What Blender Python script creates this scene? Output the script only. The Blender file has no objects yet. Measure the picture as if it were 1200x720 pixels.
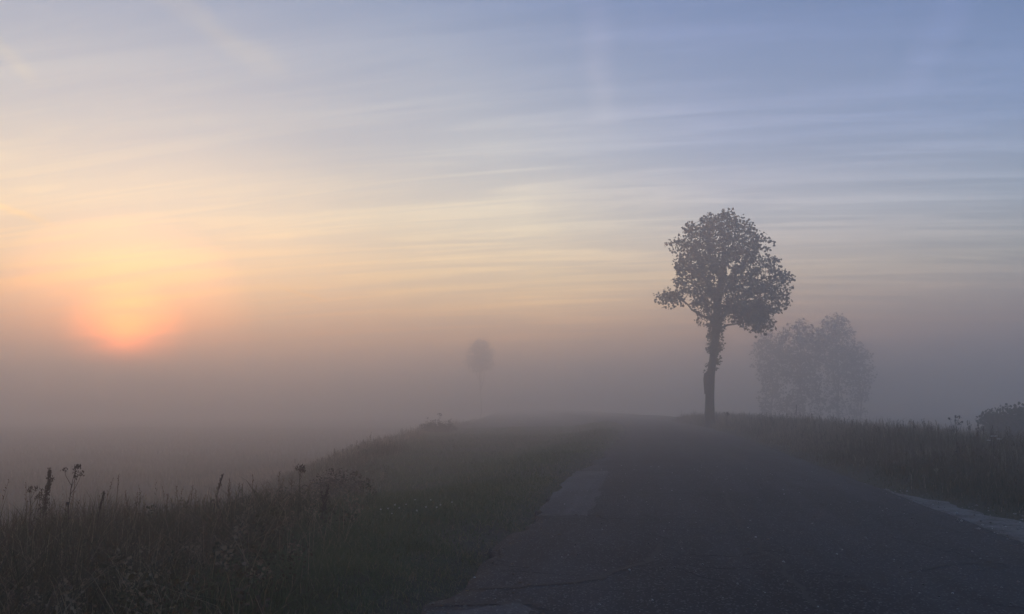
import bpy, math, random
import numpy as np
from mathutils import Vector, Matrix

random.seed(11)
rng = np.random.default_rng(7)
sc = bpy.context.scene
col = sc.collection
R = math.radians

# ------------------------------------------------------------------ camera
FOC = 870.0                       # focal length in pixels of a 1200 px wide frame
PITCH = math.atan(116 / FOC)      # horizon at y = 476
YAW = math.atan(172 * math.cos(PITCH) / FOC)
CAM_H = 1.5
cam_d = bpy.data.cameras.new('camera')
cam = bpy.data.objects.new('camera', cam_d)
col.objects.link(cam)
cam.location = (0, 0, CAM_H)
cam.rotation_euler = (math.pi / 2 + PITCH, 0, YAW)
cam_d.sensor_width = 36
cam_d.lens = 36 * FOC / 1200
cam_d.clip_start = 0.05
cam_d.clip_end = 8000
sc.camera = cam


def ray(px, py):
    """direction in the world of a point of the 1200x720 photograph"""
    d = Vector(((px - 600) / FOC, (360 - py) / FOC, -1))
    d = Matrix.Rotation(YAW, 3, 'Z') @ Matrix.Rotation(math.pi / 2 + PITCH, 3, 'X') @ d
    return d.normalized()


def at_y(px, Y):
    """x of the point at depth Y (along the road) seen at column px"""
    d = ray(px, 476)
    return d.x / d.y * Y


# ------------------------------------------------------------------ world and sun
SUN_DIR = ray(146, 398)
SUN_EL = math.asin(SUN_DIR.z)
SUN_AZ = math.atan2(SUN_DIR.x, SUN_DIR.y)        # clockwise from +Y

world = bpy.data.worlds.new('World')
sc.world = world
world.use_nodes = True
nt = world.node_tree
nt.nodes.clear()


class NB:
    """tiny node-building helper"""
    def __init__(s, tree): s.t = tree
    def n(s, typ, **kw):
        nd = s.t.nodes.new(typ)
        for k, v in kw.items(): setattr(nd, k, v)
        return nd
    def link(s, a, b): s.t.links.new(a, b)
    def put(s, sock, v):
        if hasattr(v, 'is_linked') or isinstance(v, bpy.types.NodeSocket): s.link(v, sock)
        else: sock.default_value = v
    def math(s, op, a, b=None, c=None, clamp=False):
        nd = s.n('ShaderNodeMath', operation=op, use_clamp=clamp)
        s.put(nd.inputs[0], a)
        if b is not None: s.put(nd.inputs[1], b)
        if c is not None: s.put(nd.inputs[2], c)
        return nd.outputs[0]
    def vmath(s, op, a, b=None):
        nd = s.n('ShaderNodeVectorMath', operation=op)
        s.put(nd.inputs[0], a)
        if b is not None: s.put(nd.inputs[1], b)
        return nd.outputs['Value'] if op in ('DOT_PRODUCT', 'LENGTH') else nd.outputs[0]
    def mix(s, f, a, b, blend='MIX'):
        nd = s.n('ShaderNodeMix', data_type='RGBA', blend_type=blend)
        s.put(nd.inputs[0], f); s.put(nd.inputs[6], a); s.put(nd.inputs[7], b)
        return nd.outputs[2]
    def ramp(s, f, stops, interp='LINEAR'):
        nd = s.n('ShaderNodeValToRGB')
        cr = nd.color_ramp; cr.interpolation = interp
        while len(cr.elements) < len(stops): cr.elements.new(0.5)
        for e, (p, c) in zip(cr.elements, stops):
            e.position = p
            e.color = (c, c, c, 1) if isinstance(c, (int, float)) else (*c, 1)
        s.put(nd.inputs[0], f)
        return nd.outputs[0]
    def noise(s, vec, scale, detail=4, rough=0.55, dist=0.0):
        nd = s.n('ShaderNodeTexNoise')
        if vec is not None: s.put(nd.inputs['Vector'], vec)
        nd.inputs['Scale'].default_value = scale; nd.inputs['Detail'].default_value = detail
        nd.inputs['Roughness'].default_value = rough; nd.inputs['Distortion'].default_value = dist
        return nd.outputs[0]
    def smooth(s, v, a, b):
        nd = s.n('ShaderNodeMapRange', interpolation_type='SMOOTHSTEP')
        s.put(nd.inputs[0], v)
        nd.inputs[1].default_value = a; nd.inputs[2].default_value = b
        return nd.outputs[0]


SKY_STRENGTH = 0.14
VEIL = 1.0
w = NB(nt)
sky = w.n('ShaderNodeTexSky', sky_type='NISHITA', sun_disc=False)
sky.sun_elevation = SUN_EL
sky.sun_rotation = SUN_AZ
sky.altitude = 100
sky.air_density = 1.0
sky.dust_density = 0.45
sky.ozone_density = 3.0
tc = w.n('ShaderNodeTexCoord')
dirv = w.vmath('NORMALIZE', tc.outputs['Generated'])
sep = w.n('ShaderNodeSeparateXYZ'); w.link(dirv, sep.inputs[0])
zc = w.math('MAXIMUM', sep.outputs[2], 0.0)
inv = w.math('DIVIDE', 1.0, w.math('ADD', zc, 0.10))
plane = w.n('ShaderNodeCombineXYZ')
w.put(plane.inputs[0], w.math('MULTIPLY', sep.outputs[0], inv))
w.put(plane.inputs[1], w.math('MULTIPLY', sep.outputs[1], inv))
# high thin cloud sheets: long streaks lying across the view
mp = w.n('ShaderNodeMapping'); w.link(plane.outputs[0], mp.inputs[0])
mp.inputs['Rotation'].default_value = (0, 0, R(-15)); mp.inputs['Scale'].default_value = (0.34, 1.0, 1)
n1 = w.noise(mp.outputs[0], 2.2, 5, 0.55, 0.35)
mp2 = w.n('ShaderNodeMapping'); w.link(plane.outputs[0], mp2.inputs[0])
mp2.inputs['Rotation'].default_value = (0, 0, R(-8)); mp2.inputs['Scale'].default_value = (0.22, 2.2, 1); mp2.inputs['Location'].default_value = (3, 1.7, 0)
n2 = w.noise(mp2.outputs[0], 3.4, 6, 0.62, 0.9)
streak = w.math('ADD', w.math('MULTIPLY', w.smooth(n1, 0.34, 0.70), 0.42), w.math('MULTIPLY', w.smooth(n2, 0.40, 0.64), 0.6))
# wisps and vapour trails: thin bands along great circles, frayed by noise
wisp = None
for (a, b, wid, amp) in (((150, -30), (330, 80), 0.024, 0.18), ((-30, 25), (40, 95), 0.014, 0.14), ((685, -40), (712, 140), 0.030, 0.12), ((1130, -30), (1060, 110), 0.03, 0.10), ((330, 338), (380, 352), 0.003, 0.25), ((-60, 222), (60, 262), 0.006, 0.22)):
    A, B = ray(*a), ray(*b)
    nrm = A.cross(B).normalized(); mid = (A + B).normalized(); half = A.angle(B) / 2
    jit = w.math('MULTIPLY', w.math('SUBTRACT', w.noise(dirv, 9.0, 3, 0.6), 0.5), wid * 1.6)
    dist = w.math('ABSOLUTE', w.math('ADD', w.vmath('DOT_PRODUCT', dirv, tuple(nrm)), jit))
    band = w.math('SUBTRACT', 1.0, w.smooth(dist, 0.0, wid))
    along = w.smooth(w.vmath('DOT_PRODUCT', dirv, tuple(mid)), math.cos(half * 1.25), math.cos(half * 0.35))
    k = w.math('MULTIPLY', w.math('MULTIPLY', band, along), amp)
    wisp = k if wisp is None else w.math('ADD', wisp, k)
# colour of the thin cloud by its angle from the sun (thin cloud scatters forward)
cs = w.vmath('DOT_PRODUCT', dirv, tuple(SUN_DIR))
ang = w.math('DIVIDE', w.math('ARCCOSINE', cs), math.pi)
acol = w.ramp(ang, [(0.0, (11.0, 3.3, 0.5)), (0.011, (4.6, 1.65, 0.38)), (0.022, (1.75, 0.86, 0.30)), (0.05, (0.80, 0.56, 0.29)), (0.11, (0.75, 0.58, 0.35)), (0.167, (0.92, 0.73, 0.50)), (0.25, (0.60, 0.52, 0.58)), (0.36, (0.29, 0.33, 0.52)), (1.0, (0.20, 0.22, 0.30))])
# long slanting paths near the horizon are brighter and redder than the sheet overhead
zcol = w.ramp(zc, [(0.0, (0.8, 0.55, 0.5)), (0.10, (1.35, 0.88, 0.44)), (0.17, (1.72, 1.42, 0.76)), (0.24, (1.5, 1.48, 1.12)), (0.33, (0.9, 1.02, 1.12)), (0.5, (0.35, 0.46, 0.80)), (1.0, (0.3, 0.4, 0.7))])
vbase = w.mix(1.0, acol, zcol, 'MULTIPLY')
vs = w.n('ShaderNodeVectorMath', operation='SCALE'); w.link(vbase, vs.inputs[0])
w.put(vs.inputs['Scale'], w.math('ADD', w.math('MULTIPLY', streak, 0.26), 0.87))
vcol = vs.outputs[0]        # denser streaks of cloud glow brighter
f0 = w.math('DIVIDE', 0.14, w.math('ADD', zc, 0.06))
skyc = w.vmath('SCALE', sky.outputs[0]); skyc.node.inputs['Scale'].default_value = SKY_STRENGTH
veil = w.math('ADD', w.math('MULTIPLY', f0, w.math('ADD', w.math('MULTIPLY', streak, 0.28), 0.89)), wisp, clamp=True)
mixc = w.mix(w.math('MULTIPLY', veil, VEIL), skyc, vcol)
bg = w.n('ShaderNodeBackground'); w.link(mixc, bg.inputs[0]); bg.inputs[1].default_value = 1.0
out = w.n('ShaderNodeOutputWorld'); w.link(bg.outputs[0], out.inputs[0])

sun_d = bpy.data.lights.new('sun', 'SUN')
sun_d.energy = 0.6
sun_d.angle = R(3)
sun_d.color = (1.0, 0.52, 0.25)
sun = bpy.data.objects.new('sun', sun_d)
col.objects.link(sun)
sun.location = (0, 0, 60)
sun.rotation_euler = SUN_DIR.to_track_quat('Z', 'Y').to_euler()

sc.view_settings.view_transform = 'Standard'
sc.view_settings.look = 'None'
sc.view_settings.exposure = 0.95
sc.view_settings.gamma = 1.0
sc.render.engine = 'CYCLES'
sc.cycles.max_bounces = 4
sc.cycles.diffuse_bounces = 1
sc.cycles.glossy_bounces = 1
sc.cycles.transmission_bounces = 3
sc.cycles.volume_bounces = 2
sc.cycles.transparent_max_bounces = 8
sc.cycles.use_denoising = True
sc.cycles.sample_clamp_indirect = 6

HAZE_DENSITY = 0.0152

# ------------------------------------------------------------------ helpers
def rgb(*c): return (*c, 1)


def tag(o, label=None, cat=None, group=None, kind=None):
    if label: o['label'] = label
    if cat: o['category'] = cat
    if group: o['group'] = group
    if kind: o['kind'] = kind
    return o


def empty(name, loc, label, cat, group=None):
    o = bpy.data.objects.new(name, None)
    o.empty_display_size = 0.2
    col.objects.link(o)
    o.location = loc
    return tag(o, label, cat, group)


def link_mesh(name, me, mat, parent=None, smooth=False):
    me.materials.append(M[mat])
    if smooth:
        me.polygons.foreach_set('use_smooth', np.ones(len(me.polygons), bool))
    o = bpy.data.objects.new(name, me)
    col.objects.link(o)
    if parent is not None: o.parent = parent
    return o


def tri_mesh(name, V, T, tone=None):
    """mesh from numpy vertices and triangles"""
    me = bpy.data.meshes.new(name)
    V = np.ascontiguousarray(V, dtype=np.float32); T = np.ascontiguousarray(T, dtype=np.int32)
    me.vertices.add(len(V)); me.vertices.foreach_set('co', V.ravel())
    me.loops.add(T.size); me.loops.foreach_set('vertex_index', T.ravel())
    me.polygons.add(len(T)); me.polygons.foreach_set('loop_start', np.arange(0, T.size, 3, dtype=np.int32))
    if tone is not None:
        at = me.attributes.new('tone', 'FLOAT', 'POINT')
        at.data.foreach_set('value', np.ascontiguousarray(tone, dtype=np.float32))
    me.update(calc_edges=True)
    me.validate()
    return me


class MB:
    """collects tubes, leaves and sheets as triangles; build() links them as one mesh"""
    def __init__(s): s.v = []; s.f = []; s.tn = []; s.n = 0
    def add(s, V, T, tone=0.5):
        V = np.asarray(V, float).reshape(-1, 3); T = np.asarray(T, int).reshape(-1, 3)
        s.v.append(V); s.f.append(T + s.n); s.n += len(V)
        s.tn.append(np.full(len(V), tone) if np.isscalar(tone) else np.asarray(tone, float))
    def tube(s, pts, rad, sides=6, jitter=0.0, cap=True, tone=0.5):
        pts = np.asarray(pts, float); rad = np.broadcast_to(np.asarray(rad, float), (len(pts),))
        tang = np.gradient(pts, axis=0); tang /= np.linalg.norm(tang, axis=1)[:, None] + 1e-9
        ref = np.array([1.0, 0, 0]) if abs(tang[0][0]) < 0.8 else np.array([0, 1.0, 0])
        rings = []
        a = np.arange(sides) / sides * 2 * math.pi
        for p, t, r in zip(pts, tang, rad):
            u = np.cross(t, ref); u /= np.linalg.norm(u) + 1e-9
            v = np.cross(t, u); ref = -np.cross(t, v) if False else ref
            rr = r * (1 + jitter * rng.standard_normal(sides)) if jitter else r
            rings.append(p + (np.cos(a) * rr)[:, None] * u + (np.sin(a) * rr)[:, None] * v)
        V = np.concatenate(rings); n = sides; T = []
        for i in range(len(pts) - 1):
            for k in range(n):
                k2 = (k + 1) % n
                T.append((i * n + k, i * n + k2, (i + 1) * n + k2)); T.append((i * n + k, (i + 1) * n + k2, (i + 1) * n + k))
        if cap:
            b = len(V); V = np.vstack([V, pts[0], pts[-1]]); L = (len(pts) - 1) * n
            for k in range(n):
                k2 = (k + 1) % n
                T.append((b, k2, k)); T.append((b + 1, L + k, L + k2))
        s.add(V, T, tone)
    def build(s, name, mat, parent=None, smooth=False):
        me = tri_mesh(name, np.concatenate(s.v), np.concatenate(s.f), np.concatenate(s.tn))
        return link_mesh(name, me, mat, parent, smooth)


# value noise on a lattice
_lat = rng.random((256, 256))
def vnoise(x, y, scale):
    x = np.asarray(x, float) / scale; y = np.asarray(y, float) / scale
    xi = np.floor(x).astype(int); yi = np.floor(y).astype(int)
    fx = x - xi; fy = y - yi
    fx = fx * fx * (3 - 2 * fx); fy = fy * fy * (3 - 2 * fy)
    g = lambda a, b: _lat[a % 256, b % 256]
    return (g(xi, yi) * (1 - fx) * (1 - fy) + g(xi + 1, yi) * fx * (1 - fy) + g(xi, yi + 1) * (1 - fx) * fy + g(xi + 1, yi + 1) * fx * fy)
def fbm(x, y, scale):
    return 0.55 * vnoise(x, y, scale) + 0.3 * vnoise(np.asarray(x) + 31.7, y, scale / 2.3) + 0.15 * vnoise(np.asarray(x) + 77.1, y, scale / 5.1)


# ------------------------------------------------------------------ materials
M = {}


def new_mat(name):
    m = bpy.data.materials.new(name); m.use_nodes = True
    t = m.node_tree; t.nodes.clear()
    b = NB(t); p = b.n('ShaderNodeBsdfPrincipled'); o = b.n('ShaderNodeOutputMaterial')
    b.link(p.outputs[0], o.inputs[0])
    M[name] = m
    return b, p


def bump(b, p, h, strength, dist):
    n = b.n('ShaderNodeBump'); n.inputs['Strength'].default_value = strength; n.inputs['Distance'].default_value = dist
    b.link(h, n.inputs['Height']); b.link(n.outputs[0], p.inputs['Normal'])


def pos(b): return b.n('ShaderNodeNewGeometry').outputs['Position']


def asphalt(name, base, light, cracks=True):
    b, p = new_mat(name)
    P = pos(b)
    large = b.noise(P, 0.55, 5, 0.6)
    mid = b.noise(P, 6.0, 4, 0.6)
    c = b.mix(b.smooth(large, 0.3, 0.72), rgb(*base), rgb(*light))
    c = b.mix(b.math('MULTIPLY', b.smooth(mid, 0.42, 0.75), 0.5), c, rgb(*[x * 1.5 for x in light]))
    # worn wheel tracks and old repairs drawn out along the road
    mpr = b.n('ShaderNodeMapping'); b.link(P, mpr.inputs[0]); mpr.inputs['Scale'].default_value = (1.1, 0.07, 1)
    c = b.mix(b.math('MULTIPLY', b.smooth(b.noise(mpr.outputs[0], 1.4, 4, 0.6), 0.42, 0.64), 0.55), c, rgb(*[x * 2.0 for x in light]))
    c = b.mix(b.math('MULTIPLY', b.smooth(b.noise(P, 0.22, 4, 0.6), 0.48, 0.62), 0.55), c, rgb(*[x * 0.6 for x in base]))
    # aggregate: pale and dark chips
    vo = b.n('ShaderNodeTexVoronoi'); b.link(P, vo.inputs['Vector']); vo.inputs['Scale'].default_value = 75
    chip = b.n('ShaderNodeSeparateColor'); b.link(vo.outputs['Color'], chip.inputs[0])
    c = b.mix(b.math('MULTIPLY', b.smooth(chip.outputs[0], 0.84, 1.0), 0.8), c, rgb(0.20, 0.20, 0.205))
    c = b.mix(b.math('MULTIPLY', b.smooth(chip.outputs[1], 0.45, 1.0), 0.55), c, rgb(0.014, 0.014, 0.016))
    h = b.math('ADD', b.math('MULTIPLY', vo.outputs['Distance'], 0.5), b.math('MULTIPLY', mid, 0.6))
    if cracks:
        wob = b.n('ShaderNodeVectorMath', operation='ADD'); b.link(P, wob.inputs[0])
        nn = b.n('ShaderNodeTexNoise'); b.link(P, nn.inputs['Vector']); nn.inputs['Scale'].default_value = 1.6; nn.inputs['Detail'].default_value = 5
        sc_ = b.n('ShaderNodeVectorMath', operation='SCALE'); b.link(nn.outputs[1], sc_.inputs[0]); sc_.inputs['Scale'].default_value = 0.9
        b.link(sc_.outputs[0], wob.inputs[1])
        ve = b.n('ShaderNodeTexVoronoi', feature='DISTANCE_TO_EDGE'); b.link(wob.outputs[0], ve.inputs['Vector']); ve.inputs['Scale'].default_value = 0.62
        line = b.math('SUBTRACT', 1.0, b.smooth(ve.outputs['Distance'], 0.004, 0.016))
        line = b.math('MULTIPLY', line, b.smooth(b.noise(P, 0.35, 2), 0.42, 0.58))
        c = b.mix(b.math('MULTIPLY', line, 0.8), c, rgb(0.009, 0.009, 0.010))
        h = b.math('SUBTRACT', h, b.math('MULTIPLY', line, 2.0))
    b.link(c, p.inputs['Base Color'])
    b.link(b.math('ADD', b.math('MULTIPLY', mid, 0.2), 0.74), p.inputs['Roughness'])
    p.inputs['Specular IOR Level'].default_value = 0.22
    bump(b, p, h, 0.7, 0.006)


asphalt('asphalt', (0.013, 0.013, 0.0145), (0.027, 0.027, 0.029))
asphalt('old_asphalt', (0.038, 0.038, 0.041), (0.068, 0.067, 0.067), cracks=False)

b, p = new_mat('bitumen')
b.link(b.ramp(b.noise(pos(b), 30, 3), [(0.3, (0.008, 0.008, 0.009)), (0.7, (0.02, 0.02, 0.02))]), p.inputs['Base Color'])
p.inputs['Roughness'].default_value = 0.8

b, p = new_mat('gravel')
P = pos(b)
vo = b.n('ShaderNodeTexVoronoi'); b.link(P, vo.inputs['Vector']); vo.inputs['Scale'].default_value = 38
ch = b.n('ShaderNodeSeparateColor'); b.link(vo.outputs['Color'], ch.inputs[0])
c = b.mix(b.smooth(b.noise(P, 2.6, 6, 0.7), 0.38, 0.60), rgb(0.034, 0.032, 0.028), rgb(0.145, 0.140, 0.132))
c = b.mix(b.math('MULTIPLY', ch.outputs[0], 0.5), c, rgb(0.26, 0.255, 0.245))
b.link(c, p.inputs['Base Color']); p.inputs['Roughness'].default_value = 0.95
bump(b, p, b.math('ADD', vo.outputs['Distance'], b.noise(P, 9, 4)), 0.9, 0.02)

b, p = new_mat('soil')
P = pos(b)
c = b.mix(b.smooth(b.noise(P, 0.5, 6, 0.65), 0.35, 0.65), rgb(0.030, 0.026, 0.018), rgb(0.034, 0.042, 0.018))
c = b.mix(b.math('MULTIPLY', b.smooth(b.noise(P, 7, 5, 0.6), 0.45, 0.75), 0.6), c, rgb(0.075, 0.060, 0.038))
b.link(c, p.inputs['Base Color']); p.inputs['Roughness'].default_value = 0.95
bump(b, p, b.noise(P, 12, 5), 0.8, 0.05)


def leafy(name, stops, rough=0.7, trans=0.25):
    b, p = new_mat(name)
    a = b.n('ShaderNodeAttribute', attribute_name='tone')
    c = b.ramp(a.outputs['Fac'], stops)
    b.link(c, p.inputs['Base Color']); p.inputs['Roughness'].default_value = rough
    p.inputs['Specular IOR Level'].default_value = 0.3
    if trans:
        tr = b.n('ShaderNodeBsdfTranslucent'); b.link(c, tr.inputs[0])
        mx = b.n('ShaderNodeMixShader'); mx.inputs[0].default_value = trans
        o = [n for n in b.t.nodes if n.type == 'OUTPUT_MATERIAL'][0]
        b.link(p.outputs[0], mx.inputs[1]); b.link(tr.outputs[0], mx.inputs[2]); b.link(mx.outputs[0], o.inputs[0])


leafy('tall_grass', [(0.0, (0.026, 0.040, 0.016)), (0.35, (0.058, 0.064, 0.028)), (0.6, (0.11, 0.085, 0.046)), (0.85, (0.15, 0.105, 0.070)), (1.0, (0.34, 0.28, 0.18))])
leafy('verge_grass', [(0.0, (0.045, 0.070, 0.026)), (0.5, (0.088, 0.122, 0.046)), (0.85, (0.135, 0.145, 0.065)), (1.0, (0.26, 0.21, 0.12))], 0.5)
leafy('tree_leaf', [(0.0, (0.016, 0.024, 0.009)), (0.6, (0.030, 0.040, 0.014)), (1.0, (0.055, 0.050, 0.018))], 0.65, 0.25)
leafy('dry_weed', [(0.0, (0.030, 0.022, 0.016)), (0.6, (0.060, 0.038, 0.028)), (1.0, (0.12, 0.085, 0.055))], 0.85, 0.1)
leafy('petal', [(0.0, (0.45, 0.45, 0.42)), (1.0, (0.75, 0.74, 0.70))], 0.7, 0.2)
leafy('stone', [(0.0, (0.10, 0.098, 0.095)), (0.7, (0.28, 0.27, 0.26)), (1.0, (0.55, 0.54, 0.52))], 0.8, 0)
leafy('litter', [(0.0, (0.05, 0.035, 0.02)), (1.0, (0.22, 0.15, 0.08))], 0.8, 0.1)

b, p = new_mat('bark')
P = pos(b)
mpn = b.n('ShaderNodeMapping'); b.link(P, mpn.inputs[0]); mpn.inputs['Scale'].default_value = (7, 7, 1.2)
nz = b.noise(mpn.outputs[0], 1.5, 6, 0.65)
b.link(b.ramp(nz, [(0.3, (0.022, 0.018, 0.015)), (0.55, (0.060, 0.052, 0.045)), (0.8, (0.11, 0.10, 0.085))]), p.inputs['Base Color'])
p.inputs['Roughness'].default_value = 0.9
bump(b, p, nz, 1.0, 0.06)

# ------------------------------------------------------------------ terrain
EDGE_L, EDGE_R = -1.79, 4.08


def bend(y):
    y = np.asarray(y, float)
    k = 0.0013
    yy = np.clip(y - 32, 0, 75)
    return -k * yy ** 2 - np.clip(y - 107, 0, None) * 2 * k * 75


def sstep(x, a, b_):
    t = np.clip((np.asarray(x, float) - a) / (b_ - a), 0, 1)
    return t * t * (3 - 2 * t)


def shoulder_edge(y):
    return EDGE_R + np.clip((15.3 - np.asarray(y, float)) / 5.0, 0, 1.75)


def tall_start(y):
    """how far left of the road axis the tall grass begins: the mown verge widens with distance"""
    return np.interp(y, [3, 5.8, 10.5, 15.5, 25, 36, 60, 90], [3.0, 3.5, 4.7, 6.5, 9.8, 13.0, 17.5, 18.5])


def ground_z(u, y):
    """ground level at lateral distance u from the road axis system, y along it"""
    u = np.asarray(u, float); y = np.asarray(y, float)
    z = -0.15 + np.zeros(np.broadcast(u, y).shape)
    out_l = EDGE_L - u; out_r = u - EDGE_R
    z = z + 0.135 * sstep(out_l, -0.15, 0.5) + 0.165 * sstep(u - shoulder_edge(y), 0.0, 0.9)
    rough = sstep(np.maximum(out_l, u - shoulder_edge(y)), 0.1, 1.0)
    z = z + rough * ((fbm(u, y, 1.7) - 0.5) * 0.16 + (fbm(u, y, 9.0) - 0.5) * 0.25)
    z = z - 2.3 * sstep(-u - tall_start(y) - np.interp(y, [6, 12], [1.7, -0.6]), 0, 8.6)
    z = z - 0.42 * sstep(y, 8, 17) * sstep(-u, 2.4, 6.5)
    z = z - 0.18 * sstep(y, 25, 60) * sstep(-u, 5, 14)
    z = z - 1.7 * sstep(u, 9.3, 17.0)
    far = sstep(np.abs(u), 14, 30)
    z = z + far * (fbm(u, y, 40.0) - 0.5) * 0.7
    return z


def axis(near_lo, near_hi, step, far, grow=1.16):
    a = list(np.arange(near_lo, near_hi + 1e-6, step))
    d = step
    while a[-1] < far: d *= grow; a.append(a[-1] + d)
    d = step; lo = near_lo
    pre = []
    while lo > -far: d *= grow; lo -= d; pre.append(lo)
    return np.array(pre[::-1] + a)


us = axis(-16, 20, 0.22, 1250); ys = axis(-4, 62, 0.4, 1250)
U, Y = np.meshgrid(us, ys)
Z = ground_z(U, Y)
X = U + bend(Y)
nu, ny = len(us), len(ys)
idx = np.arange(nu * ny).reshape(ny, nu)
a_, b2, c_, d_ = idx[:-1, :-1].ravel(), idx[:-1, 1:].ravel(), idx[1:, 1:].ravel(), idx[1:, :-1].ravel()
T = np.concatenate([np.stack([a_, b2, c_], 1), np.stack([a_, c_, d_], 1)])
me = tri_mesh('ground', np.stack([X.ravel(), Y.ravel(), Z.ravel()], 1), T)
g = link_mesh('ground', me, 'soil', smooth=True)
tag(g, 'dark soil and grass ground falling away from the road to the fields', 'ground', kind='structure')


def road_z(u):
    return 0.0 - 0.018 * np.abs(np.asarray(u, float) - 1.15)


def strip(name, mat, ys, left, right, cols, zf, thick, parent=None):
    """a laid surface between two edge curves, with turned-down edges"""
    L = np.asarray(left); Rr = np.asarray(right)
    f = np.linspace(0, 1, cols)
    Uu = L[:, None] + (Rr - L)[:, None] * f[None]
    Yy = np.repeat(np.asarray(ys)[:, None], cols, 1)
    Zz = zf(Uu, Yy)
    # skirts
    Uu = np.concatenate([Uu[:, :1] - 0.03, Uu, Uu[:, -1:] + 0.03], 1)
    Yy = np.concatenate([Yy[:, :1], Yy, Yy[:, -1:]], 1)
    Zz = np.concatenate([Zz[:, :1] - thick, Zz, Zz[:, -1:] - thick], 1)
    r, c = Uu.shape
    id_ = np.arange(r * c).reshape(r, c)
    a, b_, c2, d = id_[:-1, :-1].ravel(), id_[:-1, 1:].ravel(), id_[1:, 1:].ravel(), id_[1:, :-1].ravel()
    T = np.concatenate([np.stack([a, b_, c2], 1), np.stack([a, c2, d], 1)])
    me = tri_mesh(name, np.stack([(Uu + bend(Yy)).ravel(), Yy.ravel(), Zz.ravel()], 1), T)
    return link_mesh(name, me, mat, parent, smooth=False)


ry = np.concatenate([np.arange(-4, 40, 0.12), np.arange(40, 100, 1.0), np.arange(100, 700, 10.0)])
ragL = (vnoise(ry, ry * 0 + 3, 0.9) - 0.5) * 0.22 + (vnoise(ry, ry * 0 + 9, 0.28) - 0.5) * 0.22 + (vnoise(ry, ry * 0 + 5, 4.0) - 0.5) * 0.15
ragR = (vnoise(ry, ry * 0 + 13, 1.3) - 0.5) * 0.07
undul = lambda u, y: road_z(u) + (fbm(u, y, 3.0) - 0.5) * 0.022
road = strip('road', 'asphalt', ry, EDGE_L + ragL, EDGE_R + ragR, 30, undul, 0.12)
tag(road, 'dark cracked asphalt country road running off into the fog', 'road', kind='structure')

sy = np.arange(-4, 15.6, 0.12)
sh_r = shoulder_edge(sy) + 0.10 + (vnoise(sy, sy * 0 + 21, 0.8) - 0.5) * 0.45 + (vnoise(sy, sy * 0 + 22, 0.25) - 0.5) * 0.16
sh = strip('gravel_shoulder', 'gravel', sy, np.full(len(sy), EDGE_R + 0.01), np.maximum(sh_r, EDGE_R + 0.06), 12,
           lambda u, y: road_z(EDGE_R) - 0.012 - 0.015 * (u - EDGE_R) + (fbm(u, y, 0.7) - 0.5) * 0.03, 0.10)
tag(sh, 'pale grey gravel shoulder widening beside the dark asphalt', 'road shoulder', kind='structure')


def patch(u0, u1, y0, y1, skew, mat, lift=0.006):
    """a repair slab lying on the road"""
    py = np.arange(y0, y1 + 0.01, 0.15); t = (py - y0) / (y1 - y0)
    l = u0[0] + (u0[1] - u0[0]) * t + (vnoise(py, py * 0 + 41, 0.5) - 0.5) * 0.12 + (vnoise(py, py * 0 + 43, 0.2) - 0.5) * 0.06
    r = u1[0] + (u1[1] - u1[0]) * t + (vnoise(py, py * 0 + 47, 0.7) - 0.5) * 0.14 + (vnoise(py, py * 0 + 49, 0.22) - 0.5) * 0.07
    f = np.linspace(0, 1, 22)
    Uu = l[:, None] + (r - l)[:, None] * f
    Yy = py[:, None] + skew * (f[None] - 0.5) + (vnoise(Uu, Uu * 0 + 60, 0.3) - 0.5) * 0.25 + (vnoise(Uu, Uu * 0 + 64, 0.09) - 0.5) * 0.12
    Zz = undul(Uu, Yy) + lift
    rr, cc = Uu.shape
    id_ = np.arange(rr * cc).reshape(rr, cc)
    a, b_, c2, d = id_[:-1, :-1].ravel(), id_[:-1, 1:].ravel(), id_[1:, 1:].ravel(), id_[1:, :-1].ravel()
    T = np.concatenate([np.stack([a, b_, c2], 1), np.stack([a, c2, d], 1)])
    return link_mesh('asphalt_patch', tri_mesh('asphalt_patch', np.stack([(Uu + bend(Yy)).ravel(), Yy.ravel(), Zz.ravel()], 1), T), mat, road)


tag(patch((-1.74, -2.05), (-1.00, -1.25), 10.7, 18.3, 0.0, 'old_asphalt'), 'pale worn asphalt patch along the grassy edge of the road')
tag(patch((-1.74, -1.74), (-0.92, -0.98), 3.2, 5.75, 0.25, 'old_asphalt'), 'pale asphalt patch with a straight cut end')


def crack(pts, wid):
    """an open crack or tar seam: thin jagged ribbon"""
    P = []
    for (u0, y0), (u1, y1) in zip(pts[:-1], pts[1:]):
        n = max(2, int(math.hypot(u1 - u0, y1 - y0) / 0.08))
        for i in range(n):
            t = i / n; P.append((u0 + (u1 - u0) * t, y0 + (y1 - y0) * t))
    P.append(pts[-1]); P = np.array(P)
    P += rng.standard_normal(P.shape) * 0.014 + np.stack([(vnoise(P[:, 1], P[:, 0], 0.6) - 0.5) * 0.16, (vnoise(P[:, 0], P[:, 1] + 9, 0.6) - 0.5) * 0.2], 1)
    tg = np.gradient(P, axis=0); nm = np.stack([-tg[:, 1], tg[:, 0]], 1); nm /= np.linalg.norm(nm, axis=1)[:, None] + 1e-9
    ww = 1.7 * wid * (0.35 + rng.random(len(P)))[:, None] * np.minimum(1, np.minimum(np.arange(len(P)), np.arange(len(P))[::-1]) / 4 + 0.05)[:, None]
    A = P + nm * ww / 2; B = P - nm * ww / 2
    V = np.concatenate([A, B]); n = len(P)
    Zv = undul(V[:, 0], V[:, 1]) + 0.005
    T = [(i, i + 1, n + i + 1) for i in range(n - 1)] + [(i, n + i + 1, n + i) for i in range(n - 1)]
    link_mesh('crack', tri_mesh('crack', np.stack([V[:, 0] + bend(V[:, 1]), V[:, 1], Zv], 1), T), 'bitumen', road)


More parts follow.
